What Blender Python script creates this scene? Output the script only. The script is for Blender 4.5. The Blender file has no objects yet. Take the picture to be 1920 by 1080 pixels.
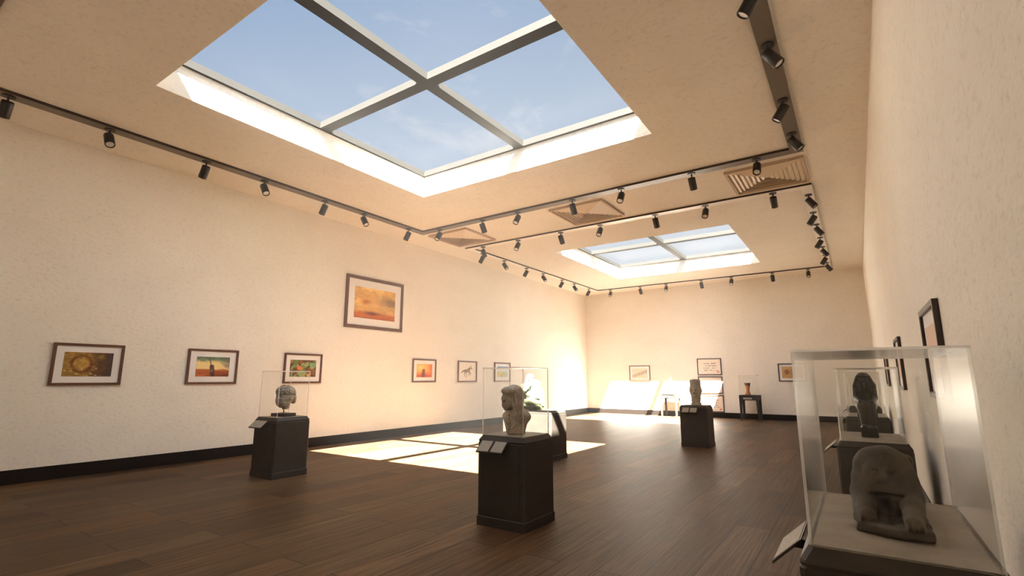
import bpy, bmesh, math, random
import numpy as np
from mathutils import Vector, Matrix

random.seed(7)
SC = bpy.context.scene
COL = SC.collection
PI = math.pi

# ------------------------------------------------------------------ room measures (metres)
W, D, H = 11.47, 22.49, 5.69          # width, depth, ceiling height
YF = -0.55                            # inner face of the wall behind the camera
SKX0, SKX1 = 3.12, 8.45               # both skylights, across
SKY = [(2.47, 7.83), (13.95, 19.40)]   # skylights, along
SHAFT = 0.468                         # shaft height below the skylight frame
FRH = 0.12                            # skylight frame height
CAMX = 10.928
TOP = 0.965                           # pedestal top

# ------------------------------------------------------------------ helpers
def lin(c):
    c = np.asarray(c, float) / 255.0
    return tuple(np.where(c <= 0.04045, c / 12.92, ((c + 0.055) / 1.055) ** 2.4))

def obj(name, me, mat=None, parent=None, smooth=False, loc=None):
    if isinstance(me, bmesh.types.BMesh):
        bm = me
        me = bpy.data.meshes.new(name)
        bm.to_mesh(me); bm.free()
    o = bpy.data.objects.new(name, me)
    COL.objects.link(o)
    mats = mat if isinstance(mat, (list, tuple)) else [mat]
    for m in mats:
        if m: me.materials.append(m)
    if smooth:
        me.polygons.foreach_set('use_smooth', [True] * len(me.polygons))
    if parent: o.parent = parent
    if loc: o.location = loc
    return o

def thing(name, label, cat, loc=(0, 0, 0), rotz=0, group=None):
    o = bpy.data.objects.new(name, None); COL.objects.link(o)
    o.empty_display_size = 0.1
    o.location = loc; o.rotation_euler = (0, 0, rotz)
    o['label'] = label; o['category'] = cat
    if group: o['group'] = group
    return o

def struct(o):
    o['kind'] = 'structure'; return o

def dup(root, loc, rotz, label):
    r = root.copy(); COL.objects.link(r); r.location = loc; r.rotation_euler = (0, 0, rotz)
    r['label'] = label
    for ch in list(root.children):
        c = ch.copy(); COL.objects.link(c); c.parent = r
        for g in list(ch.children):
            d = g.copy(); COL.objects.link(d); d.parent = c
    return r

def box(bm, x0, x1, y0, y1, z0, z1, mi=0, bev=0.0):
    vs = [bm.verts.new((x, y, z)) for z in (z0, z1) for y in (y0, y1) for x in (x0, x1)]
    fs = [bm.faces.new([vs[i] for i in q]) for q in
          ((0, 2, 3, 1), (4, 5, 7, 6), (0, 1, 5, 4), (2, 6, 7, 3), (0, 4, 6, 2), (1, 3, 7, 5))]
    for f in fs: f.material_index = mi
    if bev:
        es = list({e for f in fs for e in f.edges})
        bmesh.ops.bevel(bm, geom=es, offset=bev, segments=2, affect='EDGES', profile=0.7)
    return fs

def boxbm(*a, **k):
    bm = bmesh.new(); box(bm, *a, **k); return bm

def loft(bm, rings, cap=True, closed=True):
    vr = [[bm.verts.new(p) for p in r] for r in rings]
    n = len(vr[0])
    for a, b in zip(vr[:-1], vr[1:]):
        for i in range(n if closed else n - 1):
            j = (i + 1) % n
            bm.faces.new((a[i], a[j], b[j], b[i]))
    if cap:
        bm.faces.new(vr[0][::-1]); bm.faces.new(vr[-1])

def lathe(bm, prof, seg=32, cap=True, M=None):
    rings = []
    for r, z in prof:
        ring = []
        for i in range(seg):
            a = 2 * PI * i / seg
            p = Vector((r * math.cos(a), r * math.sin(a), z))
            ring.append(M @ p if M else p)
        rings.append(ring)
    loft(bm, rings, cap)

def rect_ring(hx, hy, z, ch=0.0):
    if ch <= 0:
        return [(-hx, -hy, z), (hx, -hy, z), (hx, hy, z), (-hx, hy, z)]
    return [(-hx + ch, -hy, z), (hx - ch, -hy, z), (hx, -hy + ch, z), (hx, hy - ch, z),
            (hx - ch, hy, z), (-hx + ch, hy, z), (-hx, hy - ch, z), (-hx, -hy + ch, z)]

# ------------------------------------------------------------------ materials
def mat(name, col=(.5, .5, .5), rough=.6, metal=0.0, spec=.5):
    m = bpy.data.materials.new(name); m.use_nodes = True
    b = m.node_tree.nodes['Principled BSDF']
    b.inputs['Base Color'].default_value = (*col, 1)
    b.inputs['Roughness'].default_value = rough
    b.inputs['Metallic'].default_value = metal
    b.inputs['Specular IOR Level'].default_value = spec
    return m

class NT:
    def __init__(s, m): s.t = m.node_tree; s.n = s.t.nodes; s.b = s.n['Principled BSDF']
    def new(s, t, **k):
        n = s.n.new(t)
        for a, v in k.items():
            if a.startswith('i_'): n.inputs[a[2:].replace('_', ' ')].default_value = v
            else: setattr(n, a, v)
        return n
    def link(s, a, b): s.t.links.new(a, b)
    def coord(s, kind='Object', scale=(1, 1, 1), rot=(0, 0, 0)):
        tc = s.new('ShaderNodeTexCoord'); mp = s.new('ShaderNodeMapping')
        mp.inputs['Scale'].default_value = scale; mp.inputs['Rotation'].default_value = rot
        s.link(tc.outputs[kind], mp.inputs['Vector']); return mp.outputs['Vector']
    def noise(s, vec, scale, detail=4, rough=.5):
        n = s.new('ShaderNodeTexNoise'); n.inputs['Scale'].default_value = scale
        n.inputs['Detail'].default_value = detail; n.inputs['Roughness'].default_value = rough
        if vec is not None: s.link(vec, n.inputs['Vector'])
        return n.outputs['Fac']
    def ramp(s, fac, stops):
        r = s.new('ShaderNodeValToRGB'); e = r.color_ramp.elements
        while len(e) < len(stops): e.new(0.5)
        for x, (p, c) in zip(e, stops):
            x.position = p; x.color = (*c, 1) if len(c) == 3 else c
        s.link(fac, r.inputs['Fac']); return r.outputs['Color']
    def mix(s, a, b, fac, mode='MIX'):
        m = s.new('ShaderNodeMix', data_type='RGBA', blend_type=mode)
        for sock, v in ((m.inputs['Factor'], fac), (m.inputs[6], a), (m.inputs[7], b)):
            if hasattr(v, 'is_output') or isinstance(v, bpy.types.NodeSocket): s.link(v, sock)
            else: sock.default_value = v if not isinstance(v, tuple) or len(v) == 4 else (*v, 1)
        return m.outputs[2]
    def bump(s, h, strength=.2, dist=.01):
        b = s.new('ShaderNodeBump'); b.inputs['Strength'].default_value = strength
        b.inputs['Distance'].default_value = dist
        s.link(h, b.inputs['Height']); s.link(b.outputs['Normal'], s.b.inputs['Normal'])

def plaster(name, c, stretch=(1, 1, 1)):
    m = mat(name, c, .9, spec=.2); t = NT(m)
    v = t.coord('Object', stretch)
    big = t.noise(v, .9, 5, .6); fine = t.noise(v, 14, 8, .65); speck = t.noise(v, 38, 3, .5)
    base = t.ramp(big, [(.3, tuple(x * .965 for x in c)), (.7, tuple(min(1, x * 1.02) for x in c))])
    pits = t.ramp(speck, [(.26, (.55, .50, .45)), (.33, (1, 1, 1))])
    lines = t.ramp(fine, [(.34, (.88, .86, .84)), (.47, (1, 1, 1))])
    col = t.mix(t.mix(base, pits, .55, 'MULTIPLY'), lines, .8, 'MULTIPLY')
    t.link(col, t.b.inputs['Base Color'])
    t.bump(fine, .5, .016)
    return m

M_WALL = plaster('wall_plaster', (.86, .815, .745), (1, 1, 1.6))
M_CEIL = plaster('ceiling_plaster', (.84, .775, .68))

def floor_material():
    m = mat('plank_floor', (.2, .12, .07), .5, spec=.08); t = NT(m)
    v = t.coord('Object', (1, 1, 1), (0, 0, PI / 2))
    br = t.new('ShaderNodeTexBrick', offset=.37, offset_frequency=2)
    br.inputs['Scale'].default_value = 1.0
    br.inputs['Brick Width'].default_value = 2.1; br.inputs['Row Height'].default_value = .357
    br.inputs['Mortar Size'].default_value = .008; br.inputs['Mortar Smooth'].default_value = .1
    br.inputs['Bias'].default_value = 0.0
    br.inputs['Color1'].default_value = (0, 0, 0, 1); br.inputs['Color2'].default_value = (1, 1, 1, 1)
    br.inputs['Mortar'].default_value = (.5, .5, .5, 1)
    t.link(v, br.inputs['Vector'])
    tone = t.ramp(br.outputs['Color'], [(0, (.062, .039, .020)), (.35, (.125, .068, .033)),
                                        (.65, (.088, .058, .030)), (1, (.150, .088, .045))])
    g = t.coord('Object', (16, .45, 1))
    grain = t.noise(g, 3.2, 7, .62)
    gcol = t.ramp(grain, [(.34, (.34, .32, .31)), (.5, (.95, .95, .95)), (.66, (1.5, 1.42, 1.35))])
    streak = t.ramp(t.noise(t.coord('Object', (34, .35, 1)), 2.0, 3, .5), [(.40, (.34, .32, .30)), (.49, (1, 1, 1))])
    big = t.ramp(t.noise(t.coord('Object'), .6, 3), [(.3, (.86, .86, .88)), (.7, (1.1, 1.07, 1.04))])
    c = t.mix(t.mix(t.mix(tone, gcol, .9, 'MULTIPLY'), streak, .7, 'MULTIPLY'), big, 1.0, 'MULTIPLY')
    c = t.mix(c, (.035, .02, .013), br.outputs['Fac'])
    t.link(c, t.b.inputs['Base Color'])
    rr = t.new('ShaderNodeMapRange'); rr.inputs['To Min'].default_value = .36; rr.inputs['To Max'].default_value = .6
    t.link(grain, rr.inputs['Value']); t.link(rr.outputs['Result'], t.b.inputs['Roughness'])
    t.bump(grain, .4, .006)
    return m
M_FLOOR = floor_material()

M_BASE = mat('dark_skirting', (.011, .007, .005), .5, spec=.2)
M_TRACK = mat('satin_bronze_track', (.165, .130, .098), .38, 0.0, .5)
M_TRACKLIT = mat('track_with_painted_light', (.88, .84, .76), .4, 0.0, .5)  # far track: bright reflected light painted into the rail colour
M_TRACKSIDE = mat('dark_track_edge', (.05, .04, .032), .5, .3)
M_SPOT = mat('black_lacquer', (.018, .016, .015), .38, spec=.5)
M_STEM = mat('dark_stem_metal', (.05, .045, .04), .4, .6)
M_LENS = mat('frosted_lens', (.78, .74, .68), .25, spec=.6)
M_SKYFRAME = mat('grey_skylight_metal', (.022, .021, .019), .6, spec=.15)
M_VENT = mat('cream_vent_metal', (.78, .66, .50), .5, spec=.35)
M_VENTRIM = mat('vent_rim', (.50, .38, .26), .6)  # darker than the louvers: shading of the rim's sides put into its colour
M_INKP = mat('brown_ink', (.06, .045, .035), .8)

def ped_material(name, c):
    m = mat(name, c, .55, spec=.35); t = NT(m)
    v = t.coord('Object')
    n = t.noise(v, 6, 5, .6); f = t.noise(v, 90, 3)
    t.link(t.ramp(n, [(.3, tuple(x * .82 for x in c)), (.7, tuple(x * 1.18 for x in c))]), t.b.inputs['Base Color'])
    t.bump(f, .06, .002)
    return m
M_PED = ped_material('dark_olive_lacquer', (.038, .030, .023))
M_PEDTOP = ped_material('taupe_display_top', (.30, .255, .20))
M_GROOVE = mat('groove_shadow_gap', (.012, .010, .008), .8)
M_STAND = ped_material('black_wood', (.030, .025, .020))

def stone(name, c1, c2, rough=.75, scale=9, spec=.3, bump=.35):
    m = mat(name, c1, rough, spec=spec); t = NT(m)
    v = t.coord('Object')
    n = t.noise(v, scale, 8, .62); f = t.noise(v, scale * 9, 5, .6); vein = t.noise(v, scale * 2.3, 6, .7)
    col = t.ramp(n, [(.32, c2), (.62, c1)])
    dk = t.ramp(f, [(.3, (.6, .58, .55)), (.5, (1, 1, 1))])
    vn = t.ramp(vein, [(.33, (.45, .42, .38)), (.42, (1, 1, 1))])
    t.link(t.mix(t.mix(col, dk, .6, 'MULTIPLY'), vn, .5, 'MULTIPLY'), t.b.inputs['Base Color'])
    t.bump(f, bump, .004)
    return m
M_LIMESTONE = stone('weathered_limestone', (.110, .092, .070), (.058, .048, .036))
M_GRANITE = stone('polished_granite', (.050, .043, .036), (.026, .023, .019), .34, 16, .5, .1)
M_MARBLE = stone('aged_marble', (.46, .41, .33), (.27, .235, .18))
M_BUSTSTONE = stone('veined_bust_stone', (.52, .455, .36), (.28, .24, .185))
M_BRONZEGREEN = stone('green_patina_bronze', (.20, .27, .20), (.10, .15, .10), .5, 12)
M_BRONZEROCK = stone('shaded_olive_bronze', (.060, .066, .030), (.035, .040, .018), .6, 12)  # rock's shade under the figure painted in as darker bronze
M_BRONZEBROWN = stone('brown_bronze', (.055, .036, .016), (.032, .020, .010), .5, 12)
M_PALEHEAD = stone('pale_grey_stone', (.44, .40, .32), (.30, .27, .21))
M_TERRA = stone('terracotta', (.52, .22, .09), (.40, .15, .06), .7, 12)
M_DARKGLAZE = stone('dark_rim_glaze', (.13, .085, .05), (.08, .05, .03), .6)
M_IDOL = stone('grey_green_idol_stone', (.36, .38, .30), (.25, .26, .21))

def frame_material(name, c):
    m = mat(name, c, .42, spec=.45); t = NT(m)
    g = t.noise(t.coord('Object', (4, 4, 40)), 4, 5)
    t.link(t.ramp(g, [(.3, tuple(x * .7 for x in c)), (.7, tuple(x * 1.25 for x in c))]), t.b.inputs['Base Color'])
    return m
M_FRAME = frame_material('mahogany_frame', (.120, .045, .022))
M_FRAMEDARK = frame_material('dark_walnut_frame', (.045, .026, .017))
M_MOUNT = mat('white_mount_board', (.83, .80, .78), .8, spec=.2)

def paper_text(name):
    m = mat(name, (.40, .36, .29), .7); t = NT(m)
    v = t.coord('Generated')
    w = t.new('ShaderNodeTexWave', wave_type='BANDS', bands_direction='Y')
    w.inputs['Scale'].default_value = 3.2; t.link(v, w.inputs['Vector'])
    words = t.noise(t.coord('Generated', (26, 11, 1)), 1.6, 2)
    a = t.ramp(w.outputs['Fac'], [(.62, (0, 0, 0)), (.72, (1, 1, 1))])
    b = t.ramp(words, [(.42, (0, 0, 0)), (.5, (1, 1, 1))])
    k = t.mix(a, b, 1.0, 'MULTIPLY')
    t.link(t.mix((.42, .375, .305), (.12, .10, .08), k), t.b.inputs['Base Color'])
    return m
M_LABEL = paper_text('printed_label_card')

def glass_material(name='clear_display_glass', k=1.0):
    m = bpy.data.materials.new(name); m.use_nodes = True
    nt = m.node_tree; n = nt.nodes; n.clear()
    out = n.new('ShaderNodeOutputMaterial'); mix = n.new('ShaderNodeMixShader')
    tr = n.new('ShaderNodeBsdfTransparent'); gl = n.new('ShaderNodeBsdfGlossy')
    tr.inputs['Color'].default_value = (.985, .988, .985, 1)
    gl.inputs['Roughness'].default_value = .20; gl.inputs['Color'].default_value = (1, 1, 1, 1)
    geo = n.new('ShaderNodeNewGeometry')
    dot = n.new('ShaderNodeVectorMath'); dot.operation = 'DOT_PRODUCT'
    nt.links.new(geo.outputs['Normal'], dot.inputs[0]); nt.links.new(geo.outputs['Incoming'], dot.inputs[1])
    def math_(op, a, b=None):
        q = n.new('ShaderNodeMath'); q.operation = op
        for i, x in enumerate((a, b)):
            if x is None: continue
            if isinstance(x, (int, float)): q.inputs[i].default_value = x
            else: nt.links.new(x, q.inputs[i])
        return q.outputs[0]
    c = math_('ABSOLUTE', dot.outputs['Value'])
    f = math_('ADD', math_('MULTIPLY', math_('POWER', math_('SUBTRACT', 1.0, c), 5.0), .93 * k), .006 * k)
    nt.links.new(f, mix.inputs[0]); nt.links.new(tr.outputs[0], mix.inputs[1]); nt.links.new(gl.outputs[0], mix.inputs[2])
    nt.links.new(mix.outputs[0], out.inputs[0])
    return m
M_GLASS = glass_material()
M_ROOFGLASS = glass_material('coated_roof_glass', .015)
def glass_edge():
    m = bpy.data.materials.new('ground_glass_edge'); m.use_nodes = True
    nt = m.node_tree; n = nt.nodes; n.clear()
    out = n.new('ShaderNodeOutputMaterial'); mix = n.new('ShaderNodeMixShader')
    tr = n.new('ShaderNodeBsdfTransparent'); df = n.new('ShaderNodeBsdfDiffuse'); tl = n.new('ShaderNodeBsdfTranslucent')
    mx = n.new('ShaderNodeMixShader'); mx.inputs[0].default_value = .5
    df.inputs['Color'].default_value = (.95, .95, .92, 1); tl.inputs['Color'].default_value = (.95, .95, .92, 1)
    nt.links.new(df.outputs[0], mx.inputs[1]); nt.links.new(tl.outputs[0], mx.inputs[2])
    mix.inputs[0].default_value = .9
    nt.links.new(tr.outputs[0], mix.inputs[1]); nt.links.new(mx.outputs[0], mix.inputs[2]); nt.links.new(mix.outputs[0], out.inputs[0])
    return m
M_GEDGE = glass_edge()

# ------------------------------------------------------------------ the setting
def room():
    t = .25
    fl = obj('floor', boxbm(-t, W + t, YF - t, D + t, -.2, 0), M_FLOOR); struct(fl)
    struct(obj('wall_left', boxbm(-t, 0, YF - t, D + t, 0, H), M_WALL))
    struct(obj('wall_right', boxbm(W, W + t, YF - t, D + t, 0, H), M_WALL))
    struct(obj('wall_back', boxbm(0, W, D, D + t, 0, H), M_WALL))
    struct(obj('wall_front', boxbm(0, W, YF - t, YF, 0, H), M_WALL))
    # ceiling slab with the two light shafts left open
    bm = bmesh.new()
    xs = [-t, SKX0, SKX1, W + t]
    ys = [YF - t, SKY[0][0], SKY[0][1], SKY[1][0], SKY[1][1], D + t]
    zt = H + SHAFT + FRH
    V = {}
    def v(i, j, k):
        if (i, j, k) not in V: V[(i, j, k)] = bm.verts.new((xs[i], ys[j], (H, zt)[k]))
        return V[(i, j, k)]
    hole = lambda i, j: i == 1 and j in (1, 3)
    solid = lambda i, j: 0 <= i < 3 and 0 <= j < 5 and not hole(i, j)
    for i in range(3):
        for j in range(5):
            if not solid(i, j): continue
            bm.faces.new((v(i, j, 0), v(i, j + 1, 0), v(i + 1, j + 1, 0), v(i + 1, j, 0)))
            bm.faces.new((v(i, j, 1), v(i + 1, j, 1), v(i + 1, j + 1, 1), v(i, j + 1, 1)))
            if not solid(i - 1, j): bm.faces.new((v(i, j, 0), v(i, j, 1), v(i, j + 1, 1), v(i, j + 1, 0)))
            if not solid(i + 1, j): bm.faces.new((v(i + 1, j, 0), v(i + 1, j + 1, 0), v(i + 1, j + 1, 1), v(i + 1, j, 1)))
            if not solid(i, j - 1): bm.faces.new((v(i, j, 0), v(i + 1, j, 0), v(i + 1, j, 1), v(i, j, 1)))
            if not solid(i, j + 1): bm.faces.new((v(i, j + 1, 0), v(i, j + 1, 1), v(i + 1, j + 1, 1), v(i + 1, j + 1, 0)))
    bmesh.ops.recalc_face_normals(bm, faces=bm.faces)
    struct(obj('ceiling', bm, M_CEIL))
    h, b = .215, .02
    struct(obj('baseboard_left', boxbm(0, b, YF, D, 0, h, bev=.004), M_BASE))
    struct(obj('baseboard_back', boxbm(b, W - b, D - b, D, 0, h, bev=.004), M_BASE))
    struct(obj('baseboard_right', boxbm(W - b, W, YF, D, 0, h, bev=.004), M_BASE))
    # skylights
    for k, (y0, y1) in enumerate(SKY):
        w = bpy.data.objects.new('window_%d' % (k + 1), None); COL.objects.link(w); struct(w)
        xm, ym = (SKX0 + SKX1) / 2, (y0 + y1) / 2
        w.location = (xm, ym, H + SHAFT)
        hx, hy, bd, mw = (SKX1 - SKX0) / 2, (y1 - y0) / 2, .06, .10
        bm = bmesh.new()
        box(bm, -hx, hx, -hy, -hy + bd, 0, FRH); box(bm, -hx, hx, hy - bd, hy, 0, FRH)
        box(bm, -hx, -hx + bd, -hy + bd, hy - bd, 0, FRH); box(bm, hx - bd, hx, -hy + bd, hy - bd, 0, FRH)
        obj('window_frame', bm, M_SKYFRAME, w)
        obj('mullion', boxbm(-mw, mw, -hy + bd, hy - bd, 0, FRH), M_SKYFRAME, w)
        obj('mullion', boxbm(-hx + bd, -mw, -mw, mw, 0, FRH), M_SKYFRAME, w)
        obj('mullion', boxbm(mw, hx - bd, -mw, mw, 0, FRH), M_SKYFRAME, w)
        for sx in (-1, 1):
            for sy in (-1, 1):
                xa, xb = sorted((sx * (mw - .02), sx * (hx - .01))); ya, yb = sorted((sy * (mw - .02), sy * (hy - .01)))
                obj('pane', boxbm(xa, xb, ya, yb, FRH, FRH + .012), M_ROOFGLASS, w)
room()

# ------------------------------------------------------------------ lighting tracks and spotlights
RW, RT = .21, .045
def track(name, label, x0, x1, y0, y1, face_mat=None):
    t = thing(name, label, 'lighting track', (0, 0, H))
    r = RW
    def rail(a, b, c, d):
        bm = bmesh.new(); fs = box(bm, a, b, c, d, -RT, 0, 1)
        fs[0].material_index = 0
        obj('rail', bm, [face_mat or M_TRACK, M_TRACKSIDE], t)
    rail(x0, x1, y1 - r, y1); rail(x0, x1, y0, y0 + r)
    rail(x0, x0 + r, y0 + r, y1 - r); rail(x1 - r, x1, y0 + r, y1 - r)
    return t
TX0, TX1 = 1.03, 10.52
T1 = (.62, 9.94); T2 = (11.84, 21.52)
track('lighting_track', 'rectangular dark bronze lighting track around the nearer skylight', TX0, TX1, *T1)
track('lighting_track', 'rectangular lighting track around the far skylight, bright light painted on its rails', TX0, TX1, *T2, M_TRACKLIT)

def make_spot(label):
    t = thing('track_spotlight', label, 'spotlight', (0, 0, 0), 0, 'black spotlights on the ceiling tracks')
    zb = -RT
    bm = bmesh.new(); lathe(bm, [(.072, zb - .016), (.076, zb - .014), (.076, zb)], 28)
    bm.faces.ensure_lookup_table()
    for f in bm.faces: f.material_index = 1 if abs(f.normal.z) > .8 and f.calc_center_median().z < zb - .01 else 0
    obj('mounting_disc', bm, [M_SPOT, M_TRACK], t)
    bm = bmesh.new(); lathe(bm, [(.013, zb - .125), (.013, zb - .014)], 14)
    obj('stem', bm, M_STEM, t)
    # barrel tilts about its top end, towards local +x
    ang = math.radians(34)
    ax = Vector((math.sin(ang), 0, -math.cos(ang)))
    Mt = Matrix.Translation((0, 0, zb - .135)) @ Vector((0, 0, 1)).rotation_difference(ax).to_matrix().to_4x4()
    R, L0, L1 = .071, -.055, .195
    bm = bmesh.new()
    lathe(bm, [(.045, L0), (R - .006, L0 + .004), (R, L0 + .014), (R, L1 - .004), (R - .003, L1), (R - .012, L1), (R - .013, L1 - .025)], 32, True, Mt)
    bmesh.ops.recalc_face_normals(bm, faces=bm.faces)
    b = obj('barrel', bm, M_SPOT, t, True)
    bm = bmesh.new(); lathe(bm, [(R - .014, L1 - .0245), (R - .014, L1 - .016), (R - .03, L1 - .012)], 28, True, Mt)
    bmesh.ops.recalc_face_normals(bm, faces=bm.faces)
    obj('lens', bm, M_LENS, b, True)
    return t

SPOTS = []
ordn = ['first', 'second', 'third', 'fourth', 'fifth', 'sixth', 'seventh']
def add_run(coords, axis, fixed, inward, label, first_in):
    # alternating aim: towards the middle of the loop, then away from it
    for i, c in enumerate(coords):
        sgn = inward if (i % 2 == 0) == first_in else -inward
        if axis == 'y': loc = (fixed, c, H); rz = 0 if sgn > 0 else PI
        else: loc = (c, fixed, H); rz = PI / 2 if sgn > 0 else -PI / 2
        SPOTS.append((loc, rz, label % ordn[i]))
LX, RX = TX0 + RW / 2, TX1 - RW / 2
add_run([1.35, 2.56, 4.06, 5.2, 6.65, 7.77, 9.29], 'y', LX, 1,
        'black spotlight on the near track along left wall, %s from the left photo edge', False)
add_run([1.78, 3.27, 4.38, 5.89, 7.08, 8.57, 9.76], 'x', T1[1] - RW / 2, -1,
        'black spotlight on the near track rail between the skylights, %s from its left corner', True)
add_run([9.06, 7.83, 6.33, 5.2], 'y', RX, -1,
        'black spotlight on the near track along right wall, %s from its far corner', False)
add_run([1.67, 2.98, 4.42, 5.62, 7.12, 8.33, 9.77], 'x', T2[0] + RW / 2, 1,
        'black spotlight on the front rail of the far track, %s from its left corner', True)
add_run([12.62, 13.85, 15.29, 16.49, 18.02, 19.12, 20.57], 'y', LX, 1,
        'black spotlight on the far track along left wall, %s from its nearest corner', False)
add_run([12.49, 13.95, 15.12, 16.65, 17.9, 19.2, 20.5], 'y', RX, -1,
        'black spotlight on the far track along right wall, %s from its nearest corner', False)
add_run([1.83, 3.25, 4.42, 5.89, 7.07, 8.56, 9.77], 'x', T2[1] - RW / 2, -1,
        'black spotlight on the rail nearest the back wall, %s from its left corner', True)
proto = None
for loc, rz, lab in SPOTS:
    if proto is None:
        proto = make_spot(lab); proto.location = loc; proto.rotation_euler = (0, 0, rz)
    else: dup(proto, loc, rz, lab)

# ------------------------------------------------------------------ ceiling vents
def make_vent(label):
    t = thing('ceiling_vent', label, 'air vent', (0, 0, 0), 0, 'square air vents in the ceiling')
    s, hgt = .70, .055
    bm = bmesh.new()
    def ring(a, b, z0, z1):        # square ring between half sizes a > b
        box(bm, -a, a, -a, -b, z0, z1); box(bm, -a, a, b, a, z0, z1)
        box(bm, -a, -b, -b, b, z0, z1); box(bm, b, a, -b, b, z0, z1)
    ring(s, s - .045, -hgt, 0)
    obj('rim', bm, M_VENTRIM, t)
    obj('backing', boxbm(-s + .045, s - .045, -s + .045, s - .045, -.012, 0), M_VENT, t)
    for k in range(7):
        a = .640 - k * .086; b = a - .066
        bm = bmesh.new()
        z0, z1 = -.048, -.018
        loft(bm, [rect_ring(a, a, z1), rect_ring(b, b, z0), rect_ring(b - .006, b - .006, z0), rect_ring(a - .006, a - .006, z1 + .001)], cap=False)
        bmesh.ops.recalc_face_normals(bm, faces=bm.faces)
        obj('louver', bm, M_VENT, t)
    return t
v0 = make_vent('square louvred air vent near the left wall between the two tracks')
v0.location = (1.75, 10.85, H)
dup(v0, (5.76, 10.88, H), 0, 'square louvred air vent in the middle, between the two skylights')
dup(v0, (9.80, 10.92, H), 0, 'square louvred air vent at the right, beneath the near track corner')

# ------------------------------------------------------------------ pedestals, cases, stands
def label_plate(parent, n, side, hx, hy, off=0.0):
    # slanted plates on a short arm; side 'front' (-y) or 'left' (-x)
    w = .172
    gap = .012
    for i in range(n):
        c = off + (i - (n - 1) / 2) * (w + gap)
        ww = w / 2 if n > 1 else .185
        bm = bmesh.new()
        pts = []
        o0, o1 = (.015, .135)
        z_in, z_out = .915, .805
        th = .012
        for (a, z) in ((o0, z_in), (o1, z_out)):
            pts.append((a, z))
        def P(u, a, z):
            return (u, -hy - a, z) if side == 'front' else (-hx - a, -u, z)
        q = [P(c - ww, *pts[0]), P(c + ww, *pts[0]), P(c + ww, *pts[1]), P(c - ww, *pts[1])]
        lo = [(x, y, z - th) for x, y, z in q]
        loft(bm, [lo, q])
        bmesh.ops.recalc_face_normals(bm, faces=bm.faces)
        holder = obj('label_holder', bm, M_PED, parent)
        bm = bmesh.new()
        e = .010
        def lerp(a, b, f): return a + (b - a) * f
        def card(u, f): return P(u, lerp(o0, o1, f), lerp(z_in, z_out, f))
        q = [card(c - ww + e, .06), card(c + ww - e, .06), card(c + ww - e, .94), card(c - ww + e, .94)]
        nrm = Vector((0, -.66, .75)) if side == 'front' else Vector((-.66, 0, .75))
        loft(bm, [[Vector(x) + nrm * .0003 for x in q], [Vector(x) + nrm * .003 for x in q]])
        bmesh.ops.recalc_face_normals(bm, faces=bm.faces)
        obj('label_card', bm, M_LABEL, holder)
    bm = bmesh.new()
    if side == 'front': box(bm, off - .03, off + .03, -hy - .07, -hy + .01, .835, .86)
    else: box(bm, -hx - .075, -hx + .01, -off - .03, -off + .03, .835, .86)
    obj('label_arm', bm, M_PED, parent)

def make_pedestal(label, loc, hx, hy, nlab=1, side='front', off=0.0):
    t = thing('display_pedestal', label, 'pedestal', loc, 0, 'dark display pedestals')
    bm = bmesh.new()
    loft(bm, [rect_ring(hx, hy, 0, .012), rect_ring(hx, hy, .095, .012), rect_ring(hx - .006, hy - .006, .101, .012)])
    obj('plinth', bm, M_PED, t)
    bm = bmesh.new()
    k = .006
    loft(bm, [rect_ring(hx - k, hy - k, .101, .02), rect_ring(hx - k, hy - k, .885, .02), rect_ring(hx - k - .008, hy - k - .008, .893, .02)])
    body = obj('body', bm, M_PED, t)
    # door panel outlined by narrow grooves on the labelled side
    bm = bmesh.new()
    def strip(u0, u1, z0, z1):
        if side == 'front': box(bm, u0, u1, -hy + k - .0015, -hy + k + .004, z0, z1)
        else: box(bm, -hx + k - .0015, -hx + k + .004, u0, u1, z0, z1)
    h_ = (hx if side == 'front' else hy) - .075
    strip(-h_ - .006, -h_, .125, .885); strip(h_, h_ + .006, .125, .885)
    strip(-h_, h_, .119, .125)
    obj('door_groove', bm, M_GROOVE, body)
    bm = bmesh.new()
    loft(bm, [rect_ring(hx - .012, hy - .012, .893, .02), rect_ring(hx - .008, hy - .008, .905, .02), rect_ring(hx - .010, hy - .010, .915, .02),
              rect_ring(hx - .038, hy - .038, .958, .02), rect_ring(hx - .040, hy - .040, .962, .02)])
    obj('top_moulding', bm, M_PED, t)
    bm = bmesh.new()
    loft(bm, [rect_ring(hx - .043, hy - .043, .962, .01), rect_ring(hx - .043, hy - .043, TOP, .01)])
    obj('display_top', bm, M_PEDTOP, t)
    label_plate(t, nlab, side, hx - k, hy - k, off)
    return t

def make_case(label, loc, hx, hy, z1):
    t = thing('glass_case', label, 'display case', (loc[0], loc[1], TOP), 0, 'clear glass display cases')
    th = .010; h = z1 - TOP
    def pane(x0, x1, y0, y1, za, zb):
        bm = bmesh.new(); fs = box(bm, x0, x1, y0, y1, za, zb, 0)
        area = sorted(fs, key=lambda f: -f.calc_area())
        for f in area[2:]: f.material_index = 1
        obj('pane', bm, [M_GLASS, M_GEDGE], t)
    pane(-hx, hx, -hy, -hy + th, 0, h - th); pane(-hx, hx, hy - th, hy, 0, h - th)
    pane(-hx, -hx + th, -hy + th, hy - th, 0, h - th); pane(hx - th, hx, -hy + th, hy - th, 0, h - th)
    pane(-hx, hx, -hy, hy, h - th, h)
    return t

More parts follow.
